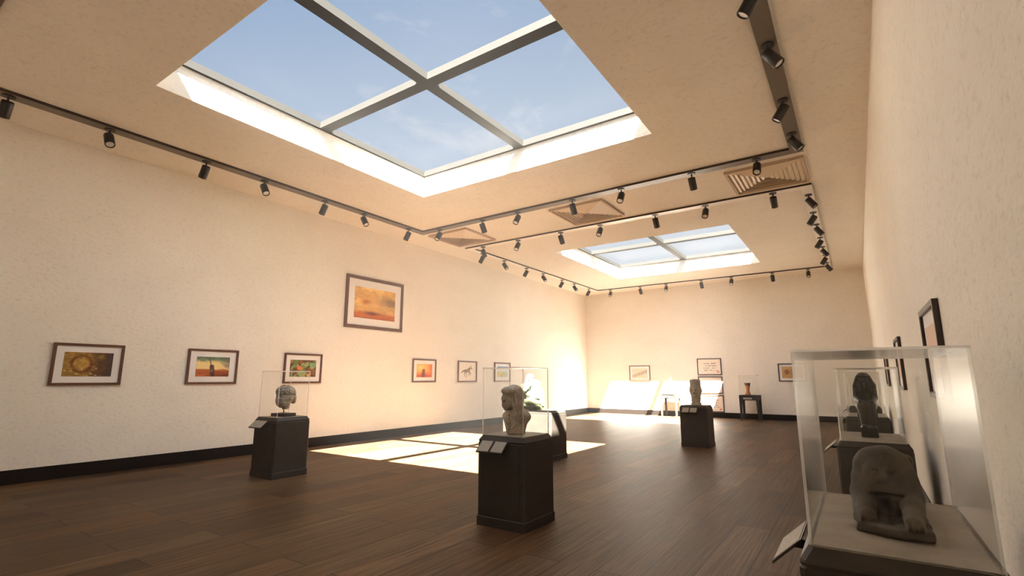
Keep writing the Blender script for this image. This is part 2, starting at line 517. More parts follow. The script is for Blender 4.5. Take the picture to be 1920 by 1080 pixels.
SQ = .325; LG = .60
RXC = 10.985
make_pedestal('long dark pedestal carrying the crouching sphinx, nearest the camera', (RXC, 2.93, 0), SQ, LG, 1, 'left', .12)
make_pedestal('long dark pedestal carrying the seated pharaoh, second along the right wall', (RXC, 6.97, 0), SQ, LG, 1, 'left', .1)
make_pedestal('long dark pedestal behind the seated pharaoh, third along the right wall', (RXC, 11.10, 0), SQ, LG, 1, 'left', .1)
make_pedestal('long dark pedestal farthest along the right wall, fourth in the row', (RXC, 15.2, 0), SQ, LG, 1, 'left', .1)
make_pedestal('square dark pedestal at centre of photo carrying the long-haired bust', (7.56, 5.01, 0), SQ, SQ, 2, 'front', -.06)
make_pedestal('square dark pedestal at the left carrying the stone head on a pin', (2.69, 5.07, 0), SQ, SQ, 1, 'front', -.06)
make_pedestal('sunlit wide pedestal carrying the green bronze group behind the bust', (5.22, 9.18, 0), LG, SQ, 1, 'front', -.1)
make_pedestal('square dark pedestal with two label cards carrying the tall pale head', (7.56, 12.94, 0), SQ, SQ, 2, 'front', -.06)
CT = 1.718
make_case('long glass case over the crouching sphinx, largest in the photo', (RXC, 2.93), .28, .555, CT)
make_case('long glass case over the seated pharaoh', (RXC, 6.97), .28, .555, CT)
make_case('long glass case third along the right wall, seen through the pharaoh case', (RXC, 11.1), .28, .555, CT)
make_case('farthest glass case along the right wall, smallest of the nested outlines', (RXC, 15.2), .28, .555, CT)
make_case('square glass case over the long-haired bust', (7.56, 5.01), .28, .28, CT + .01)
make_case('square glass case over the stone head at the left', (2.69, 5.07), .28, .28, CT + .01)
make_case('glass case over the terracotta beaker on the black stand', (7.34, 21.80), .33, .33, 1.752)

def make_stand(label, loc):
    t = thing('display_stand', label, 'stand', loc, 0, 'four-legged display stands')
    s, leg = .345, .095
    obj('table_top', boxbm(-s, s, -s, s, .925, TOP, bev=.008), M_STAND, t)
    ap = boxbm(-s + .02, s - .02, -s + .02, s - .02, .77, .925)
    obj('apron', ap, M_STAND, t)
    for sx in (-1, 1):
        for sy in (-1, 1):
            bm = bmesh.new()
            x, y = sx * (s - .05), sy * (s - .05)
            rings = []
            for f, z in ((.042, 0), (.032, .02), (.036, .2), (.046, .77), (.0495, .93)):
                dx = sx * (.014 * (1 - z / .93))
                rings.append([(x + dx - f, y - f, z), (x + dx + f, y - f, z), (x + dx + f, y + f, z), (x + dx - f, y + f, z)])
            loft(bm, rings)
            obj('leg', bm, M_STAND, t)
    hold = obj('label_holder', boxbm(-.20, .13, -s - .006, -s + .024, .80, .885), M_STAND, t)
    obj('label_card', boxbm(-.19, .12, -s - .010, -s - .006, .807, .878), M_LABEL, hold)
    return t
make_stand('black four-legged stand holding the terracotta beaker, against back wall', (7.34, 21.80, 0))
make_stand('sunlit four-legged stand holding the slender idol, against back wall', (4.20, 21.88, 0))

# ------------------------------------------------------------------ sculpture: signed distance fields meshed by surface nets
def surface_nets(V, org, h):
    nx, ny, nz = V.shape
    S = V < 0
    cnt = np.zeros((nx - 1, ny - 1, nz - 1), np.float32); acc = np.zeros((nx - 1, ny - 1, nz - 1, 3), np.float32)
    corners = [(i, j, k) for i in (0, 1) for j in (0, 1) for k in (0, 1)]
    sl = lambda c: V[c[0]:nx - 1 + c[0], c[1]:ny - 1 + c[1], c[2]:nz - 1 + c[2]]
    for a in corners:
        for ax in range(3):
            if a[ax]: continue
            b = list(a); b[ax] = 1
            va, vb = sl(a), sl(b)
            m = (va < 0) != (vb < 0)
            d = va - vb
            t = np.where(m, va / np.where(d == 0, 1, d), 0)
            cnt += m
            for q in range(3):
                acc[..., q] += m * (a[q] + (t if q == ax else 0))
    act = cnt > 0
    idx = -np.ones(act.shape, np.int64); idx[act] = np.arange(act.sum())
    ijk = np.argwhere(act)
    verts = (acc[act] / cnt[act][:, None] + ijk) * h + org
    quads = []
    for ax in range(3):
        o1, o2 = (ax + 1) % 3, (ax + 2) % 3
        s0 = [slice(1, -1)] * 3; s1 = [slice(1, -1)] * 3
        s0[ax] = slice(0, V.shape[ax] - 1); s1[ax] = slice(1, V.shape[ax])
        A, B = S[tuple(s0)], S[tuple(s1)]
        pos = np.argwhere(A != B)
        if len(pos) == 0: continue
        flip = A[tuple(pos.T)]
        g = pos.copy(); g[:, o1] += 1; g[:, o2] += 1
        def cell(d1, d2):
            c = g.copy(); c[:, o1] -= d1; c[:, o2] -= d2; return idx[tuple(c.T)]
        q = np.stack([cell(1, 1), cell(0, 1), cell(0, 0), cell(1, 0)], 1)
        q[~flip] = q[~flip][:, ::-1]
        quads.append(q)
    return verts, np.concatenate(quads)

class Sculpt:
    def __init__(s, lo, hi, h):
        s.lo = np.array(lo, np.float32); s.h = h
        n = np.ceil((np.array(hi) - s.lo) / h).astype(int) + 1
        ax = [s.lo[i] + h * np.arange(n[i], dtype=np.float32) for i in range(3)]
        s.P = np.stack(np.meshgrid(*ax, indexing='ij'), -1)
        s.V = np.full(s.P.shape[:3], 10.0, np.float32)
    def _loc(s, c, rot):
        p = s.P - np.array(c, np.float32)
        if rot is not None:
            from mathutils import Euler
            R = np.array(Euler([math.radians(a) for a in rot]).to_matrix(), np.float32)
            p = p @ R
        return p
    def ell(s, c, r, rot=None):
        p = s._loc(c, rot); r = np.array(r, np.float32)
        k0 = np.linalg.norm(p / r, axis=-1); k1 = np.linalg.norm(p / (r * r), axis=-1)
        return k0 * (k0 - 1) / np.maximum(k1, 1e-6)
    def cap(s, a, b, ra, rb):
        a = np.array(a, np.float32); b = np.array(b, np.float32)
        pa = s.P - a; ba = b - a
        t = np.clip((pa @ ba) / (ba @ ba), 0, 1)
        return np.linalg.norm(pa - t[..., None] * ba, axis=-1) - (ra + (rb - ra) * t)
    def box(s, c, hs, r=.01, rot=None):
        p = np.abs(s._loc(c, rot)) - (np.array(hs, np.float32) - r)
        return np.linalg.norm(np.maximum(p, 0), axis=-1) + np.minimum(p.max(-1), 0) - r
    def cyl(s, c, r, hh, rd=.006):
        p = s.P - np.array(c, np.float32)
        dx = np.hypot(p[..., 0], p[..., 1]) - (r - rd); dz = np.abs(p[..., 2]) - (hh - rd)
        return np.minimum(np.maximum(dx, dz), 0) + np.hypot(np.maximum(dx, 0), np.maximum(dz, 0)) - rd
    @staticmethod
    def smin(a, b, k):
        if k <= 0: return np.minimum(a, b)
        h = np.clip(.5 + .5 * (b - a) / k, 0, 1)
        return b + (a - b) * h - k * h * (1 - h)
    def add(s, d, k=.02): s.V = s.smin(s.V, d, k); return s
    def cut(s, d, k=.01): s.V = -s.smin(-s.V, d, k); return s
    def wob(s, amp, f, seed=0):
        rs = np.random.RandomState(seed); w = 0
        for i in range(6):
            d = rs.randn(3).astype(np.float32); d *= f * (.6 + .8 * rs.rand()) / np.linalg.norm(d)
            w = w + np.sin(s.P @ d + rs.rand() * 6.28)
        s.V = s.V + amp * w / 3; return s
    def mesh(s, name):
        V = s.V.copy()
        for ax in range(3):
            for e in (0, -1):
                q = [slice(None)] * 3; q[ax] = e; V[tuple(q)] = np.maximum(V[tuple(q)], .5 * s.h)
        v, q = surface_nets(V, s.lo, s.h)
        me = bpy.data.meshes.new(name)
        me.from_pydata(v.tolist(), [], q.tolist()); me.update()
        return me

def face(S, c, s, yaw=0, pitch=0):
    """carve a face at head centre c; s = head half-height; faces local -y"""
    from mathutils import Euler
    R = Euler((math.radians(pitch), 0, math.radians(yaw))).to_matrix()
    def P(x, y, z):
        v = R @ Vector((x * s, y * s, z * s)); return (c[0] + v[0], c[1] + v[1], c[2] + v[2])
    rot = (pitch, 0, yaw)
    for sx in (-1, 1):
        S.cut(S.ell(P(sx * .28, -.80, .10), (.19 * s, .16 * s, .11 * s), rot), .05 * s)
        S.add(S.ell(P(sx * .28, -.70, .07), (.12 * s, .09 * s, .065 * s), rot), .02 * s)
        S.add(S.cap(P(sx * .10, -.84, .22), P(sx * .46, -.68, .20), .045 * s, .04 * s), .06 * s)
        S.add(S.ell(P(sx * .36, -.60, -.28), (.17 * s, .14 * s, .17 * s), rot), .12 * s)
    S.add(S.cap(P(0, -.82, .16), P(0, -1.0, -.17), .06 * s, .095 * s), .06 * s)
    S.add(S.ell(P(0, -.90, -.20), (.14 * s, .09 * s, .07 * s), rot), .05 * s)
    S.add(S.cap(P(-.17, -.80, -.405), P(.17, -.80, -.405), .05 * s, .05 * s), .04 * s)
    S.add(S.cap(P(-.14, -.79, -.52), P(.14, -.79, -.52), .055 * s, .055 * s), .04 * s)
    S.cut(S.cap(P(-.2, -.90, -.46), P(.2, -.90, -.46), .028 * s, .028 * s), .02 * s)
    S.add(S.ell(P(0, -.68, -.78), (.22 * s, .18 * s, .16 * s), rot), .12 * s)

def statue(name, label, cat, loc, me, material, rotz=0):
    o = obj(name, me, material, None, True)
    o.location = loc; o.rotation_euler = (0, 0, rotz)
    o['label'] = label; o['category'] = cat
    return o

# crouching sphinx -------------------------------------------------
def sphinx():
    S = Sculpt((-.17, -.42, -.004), (.17, .42, .37), .0042)
    # broken base slab, front edge running back to the left
    S.add(S.box((0, .03, .018), (.135, .36, .020), .010), 0)
    S.cut(S.box((-.155, -.36, .02), (.30, .10, .08), .005, (0, 0, -32)), .012)
    S.cut(S.ell((-.17, -.19, .02), (.06, .12, .08)), .01)
    S.wob(.0035, 60, 3)
    body = S.cap((0, -.02, .125), (0, .29, .115), .100, .092)
    S.add(body, .02)
    S.add(S.ell((0, -.05, .135), (.112, .10, .115)), .03)         # chest and shoulders
    for sx in (-1, 1):
        S.add(S.ell((sx * .083, .27, .085), (.055, .11, .075)), .02)     # haunch
        S.add(S.cap((sx * .095, .20, .05), (sx * .10, .10, .045), .03, .028), .015)
        S.add(S.ell((sx * .088, -.05, .14), (.042, .055, .10)), .02)     # shoulder
        f = -.32 if sx > 0 else -.25
        S.add(S.cap((sx * .088, -.08, .115), (sx * .080, f + .07, .068), .047, .036), .02)
        S.add(S.cap((sx * .080, f + .07, .066), (sx * .076, f + .01, .056), .036, .033), .012)
        for k in range(4):
            xx = sx * .076 + (k - 1.5) * .015
            S.add(S.ell((xx, f - .012, .050), (.0085, .022, .017)), .005)
    # mane-like headdress falling onto the shoulders
    S.add(S.ell((-.002, -.020, .240), (.106, .098, .088)), .02)
    for sx in (-1, 1):
        S.add(S.ell((sx * .070, -.02, .205), (.042, .070, .080)), .02)
        S.add(S.ell((sx * .075, -.03, .150), (.036, .050, .060)), .02)
    S.add(S.ell((.092, .0, .262), (.024, .026, .028)), .012)       # surviving ear
    S.cut(S.ell((.100, -.026, .262), (.010, .012, .014)), .006)
    # worn face
    S.add(S.ell((-.004, -.092, .212), (.074, .044, .074)), .008)
    for sx in (-1, 1):
        S.cut(S.ell((-.004 + sx * .027, -.135, .223), (.018, .020, .012)), .008)
        S.add(S.ell((-.004 + sx * .027, -.122, .220), (.010, .010, .007)), .004)
    S.add(S.cap((-.004, -.132, .228), (-.004, -.142, .198), .008, .014), .008)
    S.cut(S.cap((-.024, -.135, .176), (.016, -.135, .176), .004, .004), .005)
    S.add(S.ell((-.004, -.112, .152), (.034, .026, .016)), .012)
    # shadowed gap under the chin and between the legs, cracks
    S.cut(S.ell((0, -.135, .128), (.060, .026, .010)), .01)
    S.cut(S.ell((0, -.20, .075), (.036, .10, .055)), .012)
    S.cut(S.cap((-.115, -.135, .150), (-.03, -.165, .146), .0045, .004), .004)
    S.cut(S.cap((.03, -.155, .12), (.085, -.14, .09), .0045, .004), .004)
    S.cut(S.cap((.035, -.155, .135), (.03, -.15, .09), .004, .004), .004)
    S.wob(.0022, 95, 5)
    return S.mesh('sphinx_statue')
statue('sphinx_statue', 'weathered stone crouching sphinx with stretched forepaws, nearest statue', 'statue',
       (10.978, 2.96, TOP + .005), sphinx(), M_LIMESTONE)

# seated pharaoh ----------------------------------------------------
def pharaoh():
    S = Sculpt((-.15, -.13, -.004), (.15, .42, .72), .0046)
    S.add(S.box((0, .14, .05), (.078, .25, .052), .006), 0)               # base block
    S.add(S.box((0, .24, .21), (.095, .13, .17), .008), .0)               # seat
    S.add(S.box((0, .345, .36), (.055, .035, .26), .01), .008)            # back pillar
    for sx in (-1, 1):
        S.add(S.cap((sx * .042, .0, .325), (sx * .040, -.008, .13), .043, .032), .012)    # shin
        S.add(S.box((sx * .038, -.052, .112), (.024, .055, .014), .010), .012)            # foot
        S.add(S.cap((sx * .050, .22, .325), (sx * .044, .0, .335), .056, .046), .012)     # thigh
        S.add(S.cap((sx * .086, .22, .545), (sx * .092, .19, .415), .029, .026), .010)    # upper arm
        S.add(S.cap((sx * .092, .19, .41), (sx * .056, .03, .372), .025, .020), .010)     # forearm
        S.add(S.box((sx * .052, .0, .375), (.023, .042, .012), .009), .006)               # hand
        S.add(S.ell((sx * .076, .225, .560), (.042, .045, .032)), .014)                   # shoulder
    S.add(S.box((0, .10, .315), (.078, .12, .055), .03), .02)             # kilt across the lap
    S.add(S.box((0, -.022, .23), (.05, .012, .10), .01), .015)
    S.add(S.cap((0, .235, .37), (0, .235, .53), .064, .080), .02)         # torso
    S.add(S.ell((0, .205, .515), (.078, .055, .055)), .02)
    S.add(S.cap((0, .22, .56), (0, .20, .60), .04, .04), .012)            # neck
    S.add(S.ell((0, .185, .625), (.052, .058, .066)), .01)                # head
    # striped headcloth: dome, flaring wings, lappets on the chest
    S.add(S.ell((0, .205, .655), (.066, .068, .050)), .008)
    for sx in (-1, 1):
        S.add(S.box((sx * .069, .200, .596), (.024, .034, .066), .010, (0, sx * -20, 0)), .008)
        S.add(S.box((sx * .046, .155, .530), (.020, .012, .055), .008), .006)
        S.add(S.ell((sx * .060, .165, .632), (.012, .010, .020)), .004)   # ear
    S.add(S.cap((-.050, .138, .660), (.050, .138, .660), .010, .010), .006)
    S.add(S.ell((0, .128, .675), (.008, .012, .018)), .004)               # brow ornament
    S.add(S.cap((0, .135, .575), (0, .140, .545), .012, .014), .006)      # beard
    face(S, (0, .185, .620), .060)
    for sx in (-1, 1):                                                    # gaps between arms and trunk
        S.cut(S.ell((sx * .068, .17, .44), (.006, .05, .035)), .006)
    S.cut(S.box((0, -.05, .215), (.008, .03, .10), .004), .008)
    return S.mesh('pharaoh_statue')
statue('pharaoh_statue', 'dark granite seated pharaoh in striped headcloth, hands on knees', 'statue',
       (10.970, 6.97, TOP + .005), pharaoh(), M_GRANITE)

# long-haired bust ---------------------------------------------------
def bust():
    S = Sculpt((-.27, -.24, -.004), (.27, .22, .58), .0046)
    S.add(S.ell((0, .02, .190), (.190, .118, .085)), .02)                 # shoulders
    S.add(S.cap((0, .0, .02), (0, .01, .18), .112, .140), .05)            # tapering chest
    S.cut(S.box((0, 0, -.06), (.4, .4, .062), .0), .004)
    for sx in (-1, 1):
        S.cut(S.ell((sx * .250, .03, .02), (.095, .25, .14)), .03)        # cut-away arms
    S.cut(S.ell((0, .19, .05), (.25, .10, .16)), .03)
    S.add(S.cap((0, .01, .24), (-.012, -.035, .34), .066, .058), .03)     # neck
    hx, hy, hz = -.020, -.070, .405
    # hair: a full smooth hood, heavy over the brow, falling thickly to the right shoulder
    S.add(S.ell((hx + .022, hy + .050, hz + .022), (.122, .118, .134), (10, 0, -14)), .02)
    S.add(S.ell((hx + .092, hy + .020, hz - .075), (.052, .078, .135), (0, -6, 0)), .035)
    S.add(S.ell((hx - .070, hy + .045, hz - .045), (.050, .062, .110)), .03)
    S.add(S.ell((hx - .004, hy - .052, hz + .085), (.100, .062, .048), (18, 0, -14)), .03)
    for k in range(9):
        a = k / 8
        S.cut(S.cap((hx + .035 + .09 * a, hy - .105 + .16 * a, hz + .115 - .05 * a), (hx + .105 + .045 * a, hy - .06 + .11 * a, hz - .15), .004, .0045), .010)
    for k in range(6):
        x = hx - .085 + .026 * k
        S.cut(S.cap((x, hy - .115 + .5 * abs(x - hx + .02), hz + .055), (x + .03, hy - .02, hz + .155), .0035, .0035), .008)
    # face set back inside the hood, bowed
    S.add(S.ell((hx - .012, hy - .030, hz - .020), (.076, .084, .100), (16, 0, -18)), .008)
    S.add(S.ell((hx - .016, hy - .042, hz - .082), (.056, .062, .052), (16, 0, -18)), .03)
    face(S, (hx - .012, hy - .012, hz - .022), .104, -18, 14)
    # shawl collar, lapels and folds
    for x0, x1, w in ((-.125, -.045, .010), (-.085, -.02, .011), (.115, .035, .010), (.075, .02, .010), (-.02, -.01, .009)):
        S.add(S.cap((x0, -.075, .255 - abs(x0) * .35), (x1, -.122, .06), w, w * .7), .012)
    for x0, x1 in ((-.11, -.035), (.10, .028), (.0, .004)):
        S.cut(S.cap((x0, -.112, .215 - abs(x0) * .3), (x1, -.134, .05), .008, .006), .010)
    S.add(S.cap((-.075, -.060, .268), (.075, -.060, .258), .024, .026), .02)
    S.add(S.ell((-.008, -.128, .135), (.022, .016, .024)), .01)
    S.wob(.0016, 110, 9)
    return S.mesh('bust_statue')
statue('bust_statue', 'veined stone bust of a long-haired figure with bowed head', 'bust', (7.555, 5.01, TOP + .005), bust(), M_BUSTSTONE, math.radians(-2))

# head on a pin --------------------------------------------------------
def stone_head():
    S = Sculpt((-.20, -.22, .085), (.20, .22, .54), .0046)
    c = (0, -.01, .335)
    S.add(S.ell((0, .015, .355), (.125, .155, .150)), .02)                # skull
    S.add(S.ell((0, -.055, .275), (.098, .105, .130)), .03)               # jaw
    S.add(S.cap((0, .03, .22), (0, .035, .135), .075, .058), .03)         # neck stump
    S.cut(S.box((0, .05, .075), (.3, .3, .045), .0, (10, 0, 0)), .012)
    face(S, (0, -.012, .318), .148)
    for sx in (-1, 1):
        S.add(S.ell((sx * .118, .03, .315), (.020, .036, .050)), .012)    # ear
        S.cut(S.ell((sx * .136, .022, .318), (.012, .016, .026)), .008)
    # rows of curls over brow and crown
    rs = np.random.RandomState(4)
    S.add(S.ell((0, .02, .425), (.134, .158, .095)), .012)
    for row, (zz, rr, n) in enumerate(((.392, .138, 24), (.418, .140, 24), (.444, .132, 22), (.470, .116, 19), (.493, .092, 15), (.510, .060, 10))):
        for k in range(n):
            a = 2 * PI * (k + .5 * (row % 2)) / n
            x, y = rr * .92 * math.sin(a), .012 - rr * 1.10 * math.cos(a)
            z = zz + .006 * rs.randn() - .03 * max(0, -math.cos(a))
            S.add(S.ell((x, y, z), (.021, .021, .016)), .009)
    S.add(S.cap((-.105, .075, .40), (.105, .075, .40), .05, .05), .02)
    S.add(S.ell((.015, .150, .300), (.075, .055, .090)), .02)             # knot of hair behind
    S.add(S.ell((.02, .170, .250), (.050, .036, .045)), .015)
    S.wob(.0022, 85, 12)
    return S.mesh('stone_head')
hd = thing('head_sculpture', 'aged marble head with curled hair mounted on a pin and black block', 'sculpture', (2.70, 5.07, TOP), math.radians(8))
obj('head', stone_head(), M_MARBLE, hd, True)
bm = bmesh.new(); lathe(bm, [(.013, .05), (.013, .16)], 16); obj('mounting_pin', bm, mat('pale_pin_metal', (.55, .48, .38), .4, .8), hd, True)
obj('mount_block', boxbm(-.165, .165, -.12, .12, 0, .055, bev=.004), mat('black_mount_block', (.020, .015, .012), .4), hd)

# green bronze group -----------------------------------------------------
def bronze_main():
    S = Sculpt((-.34, -.26, -.004), (.36, .26, .74), .0058)
    # seated draped figure: hips on the rock, legs to the left, trunk bowed over
    S.add(S.ell((.15, .01, .27), (.135, .125, .105)), .03)
    S.add(S.cap((.15, -.03, .295), (-.10, -.11, .345), .088, .070), .02)
    S.add(S.cap((-.10, -.11, .345), (-.155, -.14, .10), .068, .040), .02)
    S.add(S.cap((-.155, -.14, .09), (-.225, -.165, .085), .035, .025), .015)
    S.add(S.cap((.15, .05, .29), (-.06, .03, .335), .085, .066), .02)
    S.add(S.cap((-.06, .03, .335), (-.11, .0, .12), .062, .040), .02)
    S.add(S.cap((.185, .015, .30), (.075, .0, .505), .118, .115), .03)    # trunk
    S.add(S.ell((.085, .0, .520), (.125, .155, .085), (0, 22, 0)), .02)
    S.add(S.cap((.04, -.02, .565), (-.015, -.03, .625), .046, .042), .015)
    S.add(S.ell((-.035, -.045, .650), (.068, .070, .075), (10, -12, -35)), .012)
    face(S, (-.035, -.045, .646), .072, -40, 8)
    S.add(S.ell((-.015, -.018, .672), (.072, .074, .062)), .012)          # cap of hair
    S.add(S.cap((.085, -.13, .525), (.0, -.195, .400), .046, .040), .015) # near arm to the chin
    S.add(S.cap((.0, -.195, .395), (-.035, -.125, .555), .036, .030), .012)
    S.add(S.ell((-.035, -.115, .575), (.034, .032, .034)), .01)
    S.add(S.cap((.075, .13, .52), (-.06, .10, .385), .044, .034), .015)
    S.add(S.cap((.21, .04, .33), (.285, .03, .10), .070, .036), .03)      # mantle hanging behind
    for k in range(7):
        x = .03 + .032 * k
        S.cut(S.cap((x, -.135 + .004 * k, .335 - .01 * k), (x + .055, -.13, .155), .0085, .006), .01)
    S.cut(S.ell((-.04, -.06, .21), (.055, .16, .09)), .02)
    S.cut(S.cap((.065, -.13, .62), (.015, -.165, .46), .012, .010), .012)
    S.wob(.0025, 70, 21)
    return S.mesh('seated_figure')
def bronze_rock():
    S = Sculpt((-.38, -.26, -.004), (.36, .26, .36), .006)
    S.add(S.box((-.03, 0, .035), (.315, .20, .040), .018), 0)
    S.add(S.ell((.05, .0, .14), (.20, .165, .150)), .03)
    S.wob(.006, 40, 25)
    return S.mesh('rock_base')
def bronze_child():
    S = Sculpt((-.34, -.14, .065), (-.08, .18, .56), .0058)
    S.add(S.ell((-.185, .045, .455), (.062, .062, .070)), .01)
    face(S, (-.185, .045, .452), .066, -20, 0)
    S.add(S.ell((-.18, .06, .475), (.066, .064, .058)), .012)
    S.add(S.cap((-.20, .05, .36), (-.20, .05, .16), .078, .07), .03)
    S.add(S.ell((-.245, .0, .365), (.055, .05, .06)), .015)
    S.add(S.cap((-.26, -.01, .35), (-.23, -.05, .22), .035, .028), .015)
    S.add(S.cap((-.225, .03, .20), (-.235, .02, .08), .05, .045), .02)
    S.wob(.002, 80, 23)
    return S.mesh('child_figure')
bg = thing('bronze_group', 'sunlit green bronze group, draped seated figure with a child beside', 'sculpture', (5.17, 9.17, TOP + .005), math.radians(-14))
obj('rock_base', bronze_rock(), M_BRONZEROCK, bg, True)
obj('seated_figure', bronze_main(), M_BRONZEGREEN, bg, True)
ch = obj('child_figure', bronze_child(), M_BRONZEBROWN, bg, True, (-.065, -.06, 0)); ch['label'] = 'brown child at the left of the knees'

# tall pale head ----------------------------------------------------------
def tall_head():
    S = Sculpt((-.20, -.22, -.004), (.20, .22, .66), .0055)
    S.add(S.cyl((0, .01, .09), .110, .095, .02), 0)                        # collar
    S.add(S.cyl((0, .01, .022), .125, .026, .01), .012)
    for z in (.06, .10, .14): S.cut(S.box((0, .01, z), (.3, .3, .003), 0), .006)
    S.add(S.cap((0, .01, .15), (0, .01, .24), .105, .112), .03)
    S.add(S.ell((0, -.005, .335), (.138, .148, .175)), .04)
    S.add(S.cap((0, .01, .36), (0, .01, .50), .140, .125), .03)
    S.add(S.cyl((0, .01, .545), .128, .065, .045), .02)                    # flat-topped cap
    S.cut(S.cap((-.2, -.13, .465), (.2, -.13, .465), .006, .006), .008)
    face(S, (0, -.008, .330), .158)
    for sx in (-1, 1):
        S.add(S.ell((sx * .140, .02, .345), (.016, .032, .050)), .012)
    S.wob(.0016, 80, 31)
    return S.mesh('tall_head')
statue('tall_head', 'tall pale stone head with flat-topped cap, alone on its pedestal near back', 'sculpture', (7.57, 12.94, TOP + .005), tall_head(), M_PALEHEAD)

# beaker and idol -----------------------------------------------------------
bk = thing('beaker', 'flared terracotta beaker with dark rim on the black stand', 'vessel', (7.28, 21.78, TOP))
bm = bmesh.new()
lathe(bm, [(.0, 0), (.098, 0), (.104, .02), (.096, .06), (.066, .12), (.060, .16), (.064, .22), (.080, .30), (.094, .365),
           (.096, .375), (.088, .372), (.070, .29), (.052, .18), (.0, .14)], 40, False)
bmesh.ops.recalc_face_normals(bm, faces=bm.faces)
obj('cup', bm, M_TERRA, bk, True)
bm = bmesh.new()
lathe(bm, [(.0965, .372), (.106, .43), (.110, .462), (.106, .468), (.098, .462), (.088, .378)], 40, False)
bmesh.ops.recalc_face_normals(bm, faces=bm.faces)
obj('rim_band', bm, M_DARKGLAZE, bk, True)

def idol():
    S = Sculpt((-.12, -.10, -.004), (.12, .10, .70), .006)
    S.add(S.cyl((0, 0, .022), .060, .024), 0)
    S.add(S.cap((0, 0, .03), (0, 0, .26), .034, .028), .02)
    S.add(S.ell((0, 0, .30), (.048, .044, .075)), .03)
    S.add(S.cap((0, 0, .34), (0, 0, .44), .045, .060), .02)
    for sx in (-1, 1):
        S.add(S.cap((sx * .058, 0, .455), (sx * .050, -.02, .36), .022, .018), .01)
        S.add(S.cap((sx * .050, -.02, .36), (sx * .012, -.055, .385), .016, .014), .01)
    S.add(S.cap((0, 0, .47), (0, 0, .51), .024, .026), .01)
    S.add(S.ell((0, -.006, .555), (.044, .050, .062)), .01)
    face(S, (0, -.006, .553), .058)
    S.add(S.cap((0, .0, .60), (0, .005, .665), .034, .018), .01)
    return S.mesh('idol_figure')
statue('idol_figure', 'slender grey-green standing idol on the sunlit stand', 'statue', (4.26, 21.86, TOP + .005), idol(), M_IDOL)

# ------------------------------------------------------------------ framed works
def vnoise(u, v, f, seed, octv=4):
    out = np.zeros_like(u); amp = .5; rs = np.random.RandomState(seed)
    for o in range(octv):
        n = 64; g = rs.rand(n, n)
        x = u * f + 7.3 * o; y = v * f + 3.1 * o
        xi = np.floor(x).astype(int); yi = np.floor(y).astype(int)
        fx = x - xi; fy = y - yi; fx = fx * fx * (3 - 2 * fx); fy = fy * fy * (3 - 2 * fy)
        a = g[xi % n, yi % n]; b = g[(xi + 1) % n, yi % n]; c = g[xi % n, (yi + 1) % n]; d = g[(xi + 1) % n, (yi + 1) % n]
        out += amp * ((a * (1 - fx) + b * fx) * (1 - fy) + (c * (1 - fx) + d * fx) * fy)
        f *= 2; amp *= .5
    return out
def sm(a, b, x): t = np.clip((x - a) / (b - a), 0, 1); return t * t * (3 - 2 * t)
def lay(img, col, m): return img * (1 - m[..., None]) + np.array(col, float) * m[..., None]
def seg(u, v, a, b, ar=1.4):
    ax, ay = a[0] * ar, a[1]; bx, by = b[0] * ar, b[1]
    px, py = u * ar - ax, v - ay; dx, dy = bx - ax, by - ay
    t = np.clip((px * dx + py * dy) / (dx * dx + dy * dy), 0, 1)
    return np.hypot(px - t * dx, py - t * dy)

def art_ring(u, v):
    n = vnoise(u, v, 6, 1); n2 = vnoise(u, v, 18, 2)
    img = np.zeros(u.shape + (3,)) + np.array((165, 128, 62.))
    img = lay(img, (98, 66, 42), sm(.42, .75, u + .25 * (n - .5)))
    img = lay(img, (70, 58, 58), sm(.78, .95, u + .2 * (n - .5)))
    d = np.hypot((u - .36) / .20, (v - .52) / .34)
    img = lay(img, (120, 62, 26), np.exp(-((d - 1) / .16) ** 2) * (.5 + .7 * n))
    img = lay(img, (198, 158, 78), sm(.9, .5, d) * .8)
    img = lay(img, (160, 140, 52), np.exp(-((np.hypot((u - .74) / .07, (v - .82) / .1)) ** 2)))
    img = lay(img, (225, 205, 150), sm(.58, .68, n2) * sm(.55, .2, v) * sm(.85, .6, u) * .8)
    return img * (.72 + .56 * n2[..., None])
def art_tower(u, v):
    n = vnoise(u, v, 5, 3); n2 = vnoise(u * .3, v, 22, 4)
    img = np.zeros(u.shape + (3,)) + np.array((240, 214, 150.))
    img = lay(img, (96, 118, 100), sm(.70, 1.0, v + .35 * (n - .5) + .1 * u))
    img = lay(img, (120, 112, 110), sm(.75, 1.0, u + .3 * (n - .5)) * sm(.3, .6, v) * .8)
    img = lay(img, (178, 92, 48), sm(.40, .30, v + .10 * (n - .5)))
    img = lay(img, (112, 52, 36), sm(.40, .05, v) * sm(.2, .9, u) * .9)
    img = lay(img, (214, 140, 84), sm(.5, .62, n2) * sm(.34, .24, v) * .6)
    d = np.minimum(seg(u, v, (.50, .05), (.46, .52)) - .085, seg(u, v, (.45, .5), (.385, .88)) - .012)
    img = lay(img, (74, 50, 52), sm(.03, -.02, d) * (.7 + .4 * n))
    img = lay(img, (190, 168, 170), np.exp(-(np.hypot((u - .47) / .03, (v - .30) / .05)) ** 2) * .8)
    return img
